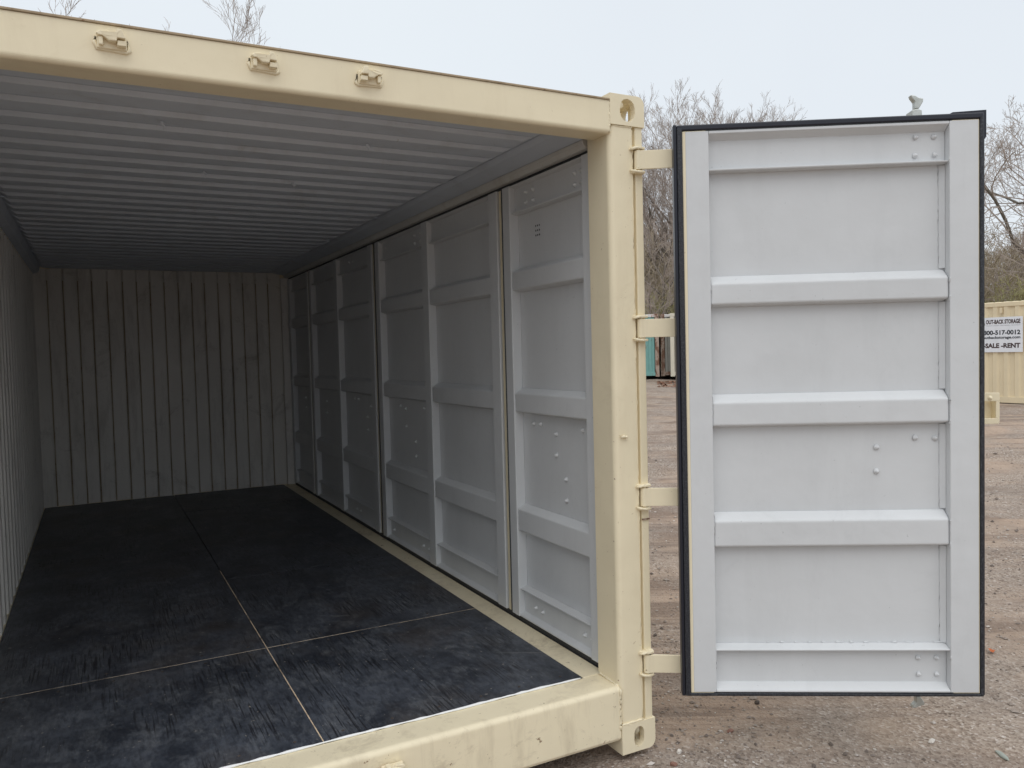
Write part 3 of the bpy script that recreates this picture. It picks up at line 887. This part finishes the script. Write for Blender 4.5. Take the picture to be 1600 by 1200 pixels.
# hinges: strap from the post pin to the door's outer face
ud = Vector((math.cos(TH), -math.sin(TH)))
nd = Vector((math.sin(TH), math.cos(TH)))
o_ = Vector((0.0374, -0.1271))
for zc in (2.343, 1.688, 1.020, 0.349):
    hg = empty('hinge', (0, 0, 0), 0, cont)
    hh = 0.036
    q1 = o_ + ud * 0.02 + nd * 0.0530
    q2 = o_ + ud * 0.20 + nd * 0.0545
    line = [(-0.036, -0.020), (-0.020, -0.026), (q1.x, q1.y), (q2.x, q2.y)]
    pr = line + [(q2.x, q2.y + 0.0065), (q1.x, q1.y + 0.0065), (-0.020, -0.012), (-0.036, -0.008)]
    MB().prism(pr, 2, zc - hh, zc + hh).build('hinge_strap', M['beige'], hg, 0.0018)
    MB().tube([(-0.036, -0.004, zc - hh), (-0.036, -0.004, zc + hh)], 0.016, 14).build('hinge_barrel', M['beige'], hg, smooth=False)
    for s in (-1, 1):
        z = zc + s * (hh + 0.010)
        MB().prism([(-0.068, 0.006), (-0.062, -0.012), (-0.040, -0.024), (-0.014, -0.020), (-0.006, 0.0), (-0.010, 0.03), (-0.06, 0.03)], 2, z - 0.005, z + 0.005).build('hinge_lug', M['beige'], hg, 0.003)
        pts = [(-0.070, 0.003, z - s * 0.006), (-0.058, -0.012, z - s * 0.002), (-0.040, -0.020, z + s * 0.003)]
        MB().tube(pts, [0.004, 0.006, 0.003], 6).build('hinge_weld', M['beige'], hg, smooth=True)
    MB().tube([(-0.036, -0.004, zc - hh - 0.016), (-0.036, -0.004, zc + hh + 0.016)], 0.008, 8).build('hinge_pin', M['beige'], hg)
MB().box(-0.043, -0.008, -0.0005, 0.006, 0.926, 0.931).build('rust_nick', M['rustpost'], cont)

# ------------------------------------------------------------------ far containers
def corr(y0, y1, x, depth, pitch=0.27):
    pts = []
    k = max(1, int(round((y1 - y0) / pitch)))
    p = (y1 - y0) / k
    for i in range(k):
        a = y0 + i * p
        pts += [(x, a + 0.02), (x, a + p * 0.42), (x + depth, a + p * 0.5 + 0.01), (x + depth, a + p * 0.9)]
    return pts
def far_container(loc, rz, wall, rail, post, label, length=6.058, facing='side', roof=None):
    c_ = empty('shipping_container', loc, rz)
    tag(c_, label, 'shipping container', None)
    # local: x from 0 (near face) to 2.438, y 0..length, near long face at x=0
    roof = roof or rail
    MB().sheet(corr(0.16, length - 0.16, 0.012, 0.036), 2, 0.19, 2.47, (0.003, 0)).build('side_wall', wall, c_)
    MB().sheet([(2.438 - p[0], p[1]) for p in corr(0.16, length - 0.16, 0.012, 0.036)], 2, 0.19, 2.47, (-0.003, 0)).build('side_wall', wall, c_)
    MB().sheet([(p[1], p[0]) for p in corr(0.16, 2.278, 0.012, 0.036)], 2, 0.19, 2.47, (0, 0.003)).build('end_wall', wall, c_)
    MB().sheet([(p[1], length - p[0]) for p in corr(0.16, 2.278, 0.012, 0.036)], 2, 0.19, 2.47, (0, -0.003)).build('end_wall', wall, c_)
    for x in (0.0, 2.378):
        MB().box(x, x + 0.06, 0.16, length - 0.16, 0.04, 0.189).build('bottom_rail', rail, c_, 0.004)
        MB().box(x, x + 0.06, 0.16, length - 0.16, 2.471, 2.575).build('top_rail', roof, c_, 0.004)
    for yy in (0.0, length - 0.06):
        MB().box(0.16, 2.278, yy, yy + 0.06, 0.04, 0.189).build('end_rail', rail, c_, 0.004)
        MB().box(0.16, 2.278, yy, yy + 0.06, 2.471, 2.575).build('end_rail', roof, c_, 0.004)
    for x in (0.0, 2.278):
        for yy in (0.0, length - 0.16):
            MB().box(x, x + 0.16, yy, yy + 0.16, 0.119, 2.472).build('corner_post', post, c_, 0.006)
            MB().box(x - 0.004, x + 0.164, yy - 0.004, yy + 0.164, 0, 0.118).build('corner_casting', post, c_, 0.008)
            MB().box(x - 0.004, x + 0.164, yy - 0.004, yy + 0.164, 2.473, 2.591).build('corner_casting', post, c_, 0.008)
    mb = MB().box(0.06, 2.378, 0.06, length - 0.06, 2.552, 2.560)
    k = int(length / 0.22)
    for i in range(k):
        y_ = 0.16 + (length - 0.32) * (i + 0.5) / k
        mb.frustum([(0.02, y_ - 0.07, 2.5762), (2.41, y_ - 0.07, 2.5762), (2.41, y_ + 0.07, 2.5762), (0.02, y_ + 0.07, 2.5762)],
                   [(0.05, y_ - 0.05, 2.592), (2.38, y_ - 0.05, 2.592), (2.38, y_ + 0.05, 2.592), (0.05, y_ + 0.05, 2.592)])
    mb.build('roof', roof, c_)
    return c_
sc_ = far_container((18.4, 6.2, -0.05), 0, M['beige_far'], M['beige_far'], M['beige_far'], 'clean beige shipping container with a white rental sign on its side')
MB().box(-0.02, 0.011, 9.505 - 6.2, 9.57 - 6.2, 2.30, 2.44).build('vent', M['beige_far'], sc_, 0.006)

# sign (a flat printed board) on the beige container
sg = empty('rental_sign', (18.396, 9.0, 1.27))
tag(sg, 'white printed sale and rent sign on the side of the beige container', 'sign')
MB().box(-0.012, -0.002, 0.0, 1.52, 0.0, 0.885).build('sign_board', M['sign'], sg, 0.002)
def text(body, y_right, z_base, height, width, mat, bold=0.0, name='lettering'):
    """right-aligned flat print on the board"""
    cu = bpy.data.curves.new(name, 'FONT')
    cu.body = body
    cu.size = 1
    cu.offset = bold
    cu.resolution_u = 3
    t_ = bpy.data.objects.new(name, cu)
    link(t_)
    bpy.context.view_layer.update()
    me = bpy.data.meshes.new_from_object(t_.evaluated_get(bpy.context.evaluated_depsgraph_get()))
    bpy.data.objects.remove(t_)
    co_ = np.zeros(len(me.vertices) * 3)
    me.vertices.foreach_get('co', co_)
    co_ = co_.reshape(-1, 3)
    mn, mx = co_.min(0), co_.max(0)
    out = np.zeros_like(co_)
    out[:, 0] = -0.0145
    out[:, 1] = y_right + (mx[0] - co_[:, 0]) / (mx[0] - mn[0]) * width
    out[:, 2] = z_base + (co_[:, 1] - mn[1]) / (mx[1] - mn[1]) * height
    me.vertices.foreach_set('co', out.ravel())
    me.materials.clear()
    me.materials.append(mat)
    link(bpy.data.objects.new(name, me), sg)
text('OUT-BACK STORAGE', 0.055, 0.715, 0.112, 0.86, M['ink_brown'], 0.045)
text('CONTAINERS DELIVERED QUICKLY', 0.055, 0.662, 0.022, 0.85, M['ink_grey'])
text('1-800-517-0012', 0.055, 0.438, 0.118, 1.03, M['ink_black'], 0.035)
text('www.outbackstorage.com', 0.055, 0.318, 0.092, 1.22, M['ink_black'], 0.03)
text('-SALE -RENT', 0.055, 0.105, 0.125, 0.93, M['ink_brown'], 0.045)
# green tree mark at the left of the name
MB().prism([(0.93, 0.69), (1.0, 0.69), (0.985, 0.74), (0.955, 0.775), (0.94, 0.74)], 0, -0.0150, -0.0125).build('sign_emblem', M['green_stone'], sg)

# the old containers at the far end of the yard: end faces towards the camera
azr = lambda a: R(a)
def polar(az, d):
    return CAM.x + d * math.sin(R(az)), CAM.y + d * math.cos(R(az))
def row(az_left, d, wall, rail, post, label, roof=None, dz=0.0):
    """an end face whose right edge... local x runs across the view"""
    x, y = polar(az_left, d)
    c_ = far_container((x, y, 0.40 + dz), -R(38.5), wall, rail, post, label, roof=roof)
    return c_
row(34.05, 33.6, M['teal'], M['teal'], M['rustpost'], 'faded teal shipping container far behind the door hinges', M['whiterust'])
row(38.33, 33.9, M['oldgrey'], M['rustpost'], M['rustpost'], 'old grey shipping container with rusted corner posts beside the teal one', M['whiterust'])
row(39.00, 33.3, M['cream'], M['cream'], M['cream'], 'weathered cream shipping container partly hidden behind the open door gasket')
row(30.0, 34.2, M['oldgrey'], M['oldgrey'], M['cream'], 'old grey shipping container with cream corner posts left of the teal one')
row(44.0, 35.5, M['teal'], M['teal'], M['teal'], 'teal shipping container standing behind the wide open end door')
# teal container's rusted corner post towards the grey one

# fallen leaves and a low dirt heap by the far containers
rng = np.random.default_rng(5)
vs, fs = [], []
k = 700
az = rng.uniform(38.1, 44, k)
d = 32.6 - 3.5 * rng.random(k) ** 2
px = CAM.x + d * np.sin(np.radians(az))
py = CAM.y + d * np.cos(np.radians(az))
pz = gheight(px, py) + 0.015
s_ = rng.uniform(0.03, 0.07, k)
an = rng.uniform(0, 6.28, k)
quadv = []
for dx, dy in ((-1, -0.6), (1, -0.6), (1, 0.6), (-1, 0.6)):
    quadv.append(np.stack([px + s_ * (dx * np.cos(an) - dy * np.sin(an)), py + s_ * (dx * np.sin(an) + dy * np.cos(an)), pz + rng.uniform(0, 0.05, k)], -1))
vs = np.stack(quadv, 1).reshape(-1, 3)
o = npmesh('fallen_leaves', vs, np.arange(4 * k).reshape(-1, 4), M['leaves_brown'])
tag(o, 'brown fallen leaves scattered in front of the far containers', 'leaves', kind='stuff')

# ------------------------------------------------------------------ loose gravel and single stones
octv = np.array([(1, 0, 0), (-1, 0, 0), (0, 1, 0), (0, -1, 0), (0, 0, 1), (0, 0, -1)], float)
octf = np.array([(0, 2, 4), (2, 1, 4), (1, 3, 4), (3, 0, 4), (2, 0, 5), (1, 2, 5), (3, 1, 5), (0, 3, 5)])
k = 42000
t = rng.random(k)
d = 2.2 + 12 * t ** 1.6
az = rng.uniform(5, 66, k)
px = CAM.x + d * np.sin(np.radians(az)) * 1.0
py = CAM.y + d * np.cos(np.radians(az))
dens = fbm(px * 0.9, py * 0.9, 3, 21)
keep = ~((px < 0.0) & (py > 0.02) & (py < 6.06)) & (dens + rng.uniform(-0.35, 0.35, k) > -0.12)
px, py, d = px[keep], py[keep], d[keep]
k = len(px)
s_ = rng.lognormal(math.log(0.0042), 0.5, k).clip(0.002, 0.02) * (1 + (d - 2.2) * 0.05)
pz = gheight(px, py) + s_ * 0.25
sh = s_[:, None, None] * rng.uniform(0.6, 1.3, (k, 1, 3)) * np.array([1, 1, 0.6])
jit = octv[None] * rng.uniform(0.7, 1.2, (k, 6, 1))
a = rng.uniform(0, 6.28, k)
ca, sa = np.cos(a)[:, None], np.sin(a)[:, None]
q = jit * sh
vx = q[..., 0] * ca - q[..., 1] * sa + px[:, None]
vy = q[..., 0] * sa + q[..., 1] * ca + py[:, None]
vz = q[..., 2] + pz[:, None]
vs = np.stack([vx, vy, vz], -1).reshape(-1, 3)
fs = (octf[None] + (np.arange(k) * 6)[:, None, None]).reshape(-1, 3)
tag(npmesh('gravel', vs, fs, M['gravel']), 'loose grey brown gravel scattered over the yard', 'gravel', kind='stuff')

def stone(name, x, y, sx, sy, sz, rz, mat, label, cat, seed):
    rs = random.Random(seed)
    bm = bmesh.new()
    bmesh.ops.create_icosphere(bm, subdivisions=2, radius=1)
    for v in bm.verts:
        kk = 1 + rs.uniform(-0.16, 0.16)
        v.co = Vector((v.co.x * sx * kk, v.co.y * sy * kk, v.co.z * sz * kk))
    me = bpy.data.meshes.new(name)
    bm.to_mesh(me)
    bm.free()
    me.materials.append(mat)
    o = bpy.data.objects.new(name, me)
    o.location = (x, y, float(gheight(x, y)) + sz * 0.5)
    o.rotation_euler = (0, 0, rz)
    link(o)
    tag(o, label, cat)
    return o
stone('stone', 0.078, -0.051, 0.014, 0.009, 0.010, 0.3, M['white_stone'], 'small white pebble beside the bottom corner casting', 'stone', 1)
stone('stone', -0.002, -0.115, 0.011, 0.016, 0.010, 0.9, M['red_stone'], 'reddish brown stone nearest the bottom corner casting', 'stone', 2)
stone('stone', 0.695, 0.141, 0.015, 0.011, 0.010, 0.3, M['dark_stone'], 'dark stone just below the lower edge of the open door', 'stone', 3)
stone('stone', 1.178, -0.690, 0.012, 0.040, 0.008, -0.45, M['green_stone'], 'long flat grey green stone at the lower right corner', 'stone', 4)
stone('stone', 1.05, -0.48, 0.024, 0.011, 0.008, 0.2, M['white_stone'], 'pale stone left of the long grey green stone', 'stone', 7)
stone('stone', 0.38, -0.02, 0.018, 0.012, 0.008, 0.2, M['red_stone'], 'flat tan stone between the corner casting and the door', 'stone', 8)
def leaf(x, y, s, rz, label):
    z = float(gheight(x, y)) + 0.012
    mb = MB()
    v = [(-s, 0, 0.004), (-0.4 * s, 0.45 * s, 0.010), (0.5 * s, 0.35 * s, 0.006), (s, 0, 0), (0.4 * s, -0.4 * s, 0.008), (-0.5 * s, -0.35 * s, 0.0), (0, 0, -0.004)]
    mb.add(v, [(0, 1, 6), (1, 2, 6), (2, 3, 6), (3, 4, 6), (4, 5, 6), (5, 0, 6)])
    o = mb.build('leaf', M['leaf'])
    o.location = (x, y, z)
    o.rotation_euler = (0.2, 0.1, rz)
    tag(o, label, 'leaf')
leaf(2.171, -0.048, 0.035, 0.4, 'orange dead leaf on the dirt right of the open door')

# ------------------------------------------------------------------ trees
def grow(seed, height, spread, kids, lf, upright=0.3, r0=0.16, first=0.22, wig=0.12, tf=0.5, minr=0.004, bias=0.25):
    """branch skeleton: rows of P0(3) P1(3) R0 R1 level. kids / lf = children and length factor per level"""
    rs = np.random.default_rng(seed)
    levels = len(kids)
    frontier = [(np.zeros(3), np.array([0, 0, 1.0]), height * tf, r0, 0)]
    out = []
    while frontier:
        p, d, ln_, r, lv = frontier.pop()
        n_ = (7, 6, 5, 4, 3, 2)[lv]
        pts = [p]
        dd = d.copy()
        for i in range(n_):
            dd = dd + rs.normal(0, wig * (0.4 if lv == 0 else 1), 3) + np.array([0, 0, upright * 0.25 if lv > 0 else 0.05])
            dd /= np.linalg.norm(dd)
            pts.append(pts[-1] + dd * ln_ / n_)
        rend = r * (0.5 if lv < levels else 0.5)
        for i in range(n_):
            out.append((*pts[i], *pts[i + 1], max(r + (rend - r) * i / n_, minr), max(r + (rend - r) * (i + 1) / n_, minr), lv))
        if lv < levels:
            nk = kids[lv]
            for c_ in range(nk):
                lo_ = first if lv == 0 else 0.25
                f = min(lo_ + (1 - lo_) * (c_ + rs.random()) / nk, 0.999)
                ix = f * n_
                i = int(ix)
                q = pts[i] + (pts[i + 1] - pts[i]) * (ix - i)
                ax = pts[i + 1] - pts[i]
                ax = ax / np.linalg.norm(ax)
                if lv == 0:
                    an = c_ * 2.4 + rs.uniform(-0.4, 0.4)
                    perp = np.array([math.cos(an), math.sin(an), 0])
                else:
                    rnd = rs.normal(0, 1, 3)
                    perp = rnd - ax * (rnd @ ax)
                perp /= np.linalg.norm(perp) + 1e-9
                sp = spread[lv] * rs.uniform(0.8, 1.2)
                nd_ = ax * math.cos(sp) + perp * math.sin(sp) + np.array([0, 0, bias if lv else 0])
                nd_ /= np.linalg.norm(nd_)
                nl = ln_ * lf[lv] * (1.15 - 0.4 * f) * rs.uniform(0.8, 1.2)
                frontier.append((q, nd_, nl, max(r * (1 - 0.5 * f) * 0.55, minr), lv + 1))
    return np.array(out)

def seg_mesh(name, S, sides, mat, parent=None):
    P0_, P1_, ra, rb = S[:, 0:3], S[:, 3:6], S[:, 6], S[:, 7]
    d_ = P1_ - P0_
    d_ = d_ / (np.linalg.norm(d_, axis=1, keepdims=True) + 1e-9)
    ref = np.where(np.abs(d_[:, 2:3]) > 0.9, np.array([[1.0, 0, 0]]), np.array([[0, 0, 1.0]]))
    a_ = np.cross(d_, ref)
    a_ /= np.linalg.norm(a_, axis=1, keepdims=True)
    b__ = np.cross(d_, a_)
    ring0, ring1 = [], []
    for k_ in range(sides):
        t_ = 2 * math.pi * k_ / sides
        off = a_ * math.cos(t_) + b__ * math.sin(t_)
        ring0.append(P0_ + off * ra[:, None])
        ring1.append(P1_ + off * rb[:, None])
    V = np.stack(ring0 + ring1, 1).reshape(-1, 3)
    base = (np.arange(len(S)) * 2 * sides)[:, None, None]
    F_ = np.array([(k_, (k_ + 1) % sides, sides + (k_ + 1) % sides, sides + k_) for k_ in range(sides)])[None] + base
    return npmesh(name, V, F_.reshape(-1, 4), mat, parent, smooth=(sides > 3))

def make_tree(S, name='bare_tree', twig='twig', minr=0.0):
    root = empty(name)
    big = S[:, 8] <= 1
    seg_mesh('trunk', S[big], 6, M['bark'], root)
    T = S[~big].copy()
    T[:, 6] = np.maximum(T[:, 6], minr)
    T[:, 7] = np.maximum(T[:, 7], minr * 0.8)
    seg_mesh('crown', T, 3, M[twig], root)
    return root
def copy_tree(root):
    r_ = root.copy()
    col.objects.link(r_)
    for ch in root.children:
        c_ = ch.copy()
        col.objects.link(c_)
        c_.parent = r_
    return r_
ta = make_tree(grow(1, 16, (0.80, 0.60, 0.6, 0.55, 0.55), (11, 7, 6, 4, 4), (0.78, 0.55, 0.5, 0.5, 0.5), 0.14, 0.20, 0.2, 0.13, 0.55, 0.0055, 0.26))
tb = make_tree(grow(2, 14, (1.0, 0.75, 0.7, 0.7, 0.7), (9, 6, 6, 5, 4), (0.85, 0.6, 0.55, 0.5, 0.45), 0.10, 0.26, 0.2, 0.17, 0.55, 0.006, 0.1))
tc_ = make_tree(grow(7, 12, (0.9, 0.7, 0.7, 0.6), (10, 8, 7, 6), (0.6, 0.55, 0.5, 0.5), 0.2, 0.15, 0.15, 0.15, 0.6, 0.008, 0.15))
TREES = [
    (ta, 41.3, 46.0, 1.06, 0.9, 'upright bare tree with its fine crown just above the door top edge'),
    (ta, 40.2, 46.0, 1.02, 0.3, 'tall upright bare tree rising above the top left of the open door'),
    (ta, 38.6, 46.0, 0.92, 2.1, 'slender bare tree between the container post and the open door'),
    (ta, 42.6, 46.0, 0.90, 5.6, 'bare tree with the rightmost twigs of the clump above the open door'),
    (tc_, 38.75, 37.0, 0.72, 1.0, 'small dark bare tree in front of the far containers gap'),
    (tb, 62.8, 36.0, 0.86, 1.2, 'big spreading bare tree at the right edge above the beige container'),
    (ta, 60.3, 52.0, 0.50, 0.7, 'thin bare tree just right of the open door edge'),
    (tc_, 61.2, 46.0, 0.7, 4.1, 'bushy bare tree behind the beige container'),
    (ta, 8.0, 33.0, 0.90, 4.0, 'bare tree whose twig tips show above the container roof'),
    (ta, 3.6, 36.0, 0.86, 5.2, 'bare tree with only a few tips above the roof edge'),
    (ta, -1.0, 34.0, 0.95, 1.9, 'bare tree at the top left corner of the sky'),
    (ta, 44.5, 55.0, 0.5, 3.3, 'bare tree right of the tall upright tree, mostly behind the door'),
    (tb, 49.0, 52.0, 0.5, 2.6, 'spreading bare tree hidden behind the middle of the door'),
    (tc_, 36.4, 48.0, 0.8, 2.2, 'bushy bare tree behind the container corner post'),
    (tb, 54.0, 50.0, 0.5, 0.4, 'spreading bare tree behind the right part of the door'),
    (tc_, 40.3, 49.0, 0.8, 5.0, 'dense bare tree low beside the tall upright tree'),
    (tc_, 63.8, 50.0, 0.7, 3.0, 'dense bare tree furthest right on the bank'),
]
used = set()
for (src, az_, d_, s_, rz, lab) in TREES:
    x, y = polar(az_, d_)
    rt_ = src if id(src) not in used else copy_tree(src)
    used.add(id(src))
    azw = math.degrees(math.atan2(x, y))
    z = max(float(gheight(x, y)), float(hillh(np.array(azw), np.array(math.hypot(x, y))))) - 0.15
    rt_.location = (x, y, z)
    rt_.rotation_euler = (0, 0, rz)
    rt_.scale = (s_, s_, s_)
    tag(rt_, lab, 'tree', 'bare trees around the yard')

# brushwood: one tangle along the bank
base = grow(21, 4.0, (0.8, 0.8, 0.8), (7, 6, 5), (0.7, 0.6, 0.5), 0.2, 0.035, 0.02, 0.2, 0.7, 0.004, 0.1)
base2 = grow(22, 4.6, (0.6, 0.7, 0.7), (7, 6, 5), (0.7, 0.6, 0.5), 0.3, 0.04, 0.05, 0.2, 0.7, 0.004, 0.1)
def thicket(name, n_, azr_, dr_, sc_r, mat, seed, label):
    rs = np.random.default_rng(seed)
    parts = []
    for i in range(n_):
        az_ = rs.uniform(*azr_)
        d_ = rs.uniform(*dr_)
        x, y = polar(az_, d_)
        azw = math.degrees(math.atan2(x, y))
        z = max(float(gheight(x, y)), float(hillh(np.array(azw), np.array(math.hypot(x, y))))) - 0.1
        S = (base if rs.random() < 0.5 else base2).copy()
        S = S[rs.random(len(S)) < 0.85]
        k_ = rs.uniform(*sc_r)
        a_ = rs.uniform(0, 6.28)
        c_, s2 = math.cos(a_), math.sin(a_)
        for j in (0, 3):
            xx, yy_ = S[:, j].copy(), S[:, j + 1].copy()
            S[:, j] = (xx * c_ - yy_ * s2) * k_ + x
            S[:, j + 1] = (xx * s2 + yy_ * c_) * k_ + y
            S[:, j + 2] = S[:, j + 2] * k_ + z
        S[:, 6:8] = np.maximum(S[:, 6:8] * k_, 0.010)
        parts.append(S)
    o = seg_mesh(name, np.concatenate(parts), 3, mat)
    tag(o, label, 'undergrowth', kind='stuff')
thicket('undergrowth', 110, (36.2, 43), (38, 66), (0.7, 1.7), M['brush'], 1, 'tangled brown leafless brushwood on the bank beyond the far containers')
thicket('undergrowth', 40, (36.5, 42), (36, 50), (0.5, 1.1), M['moss'], 2, 'yellow green lichen covered brushwood behind the far containers')
thicket('undergrowth', 110, (56.5, 65), (34, 62), (0.7, 1.5), M['brush'], 3, 'tangled brown brushwood on the bank behind the beige container')
thicket('undergrowth', 28, (57, 64), (30, 44), (0.5, 1.0), M['moss'], 4, 'greenish brushwood behind the beige container')
thicket('undergrowth', 70, (43, 57), (40, 66), (1.0, 1.9), M['brush'], 5, 'tangled brown brushwood hidden behind the open door')
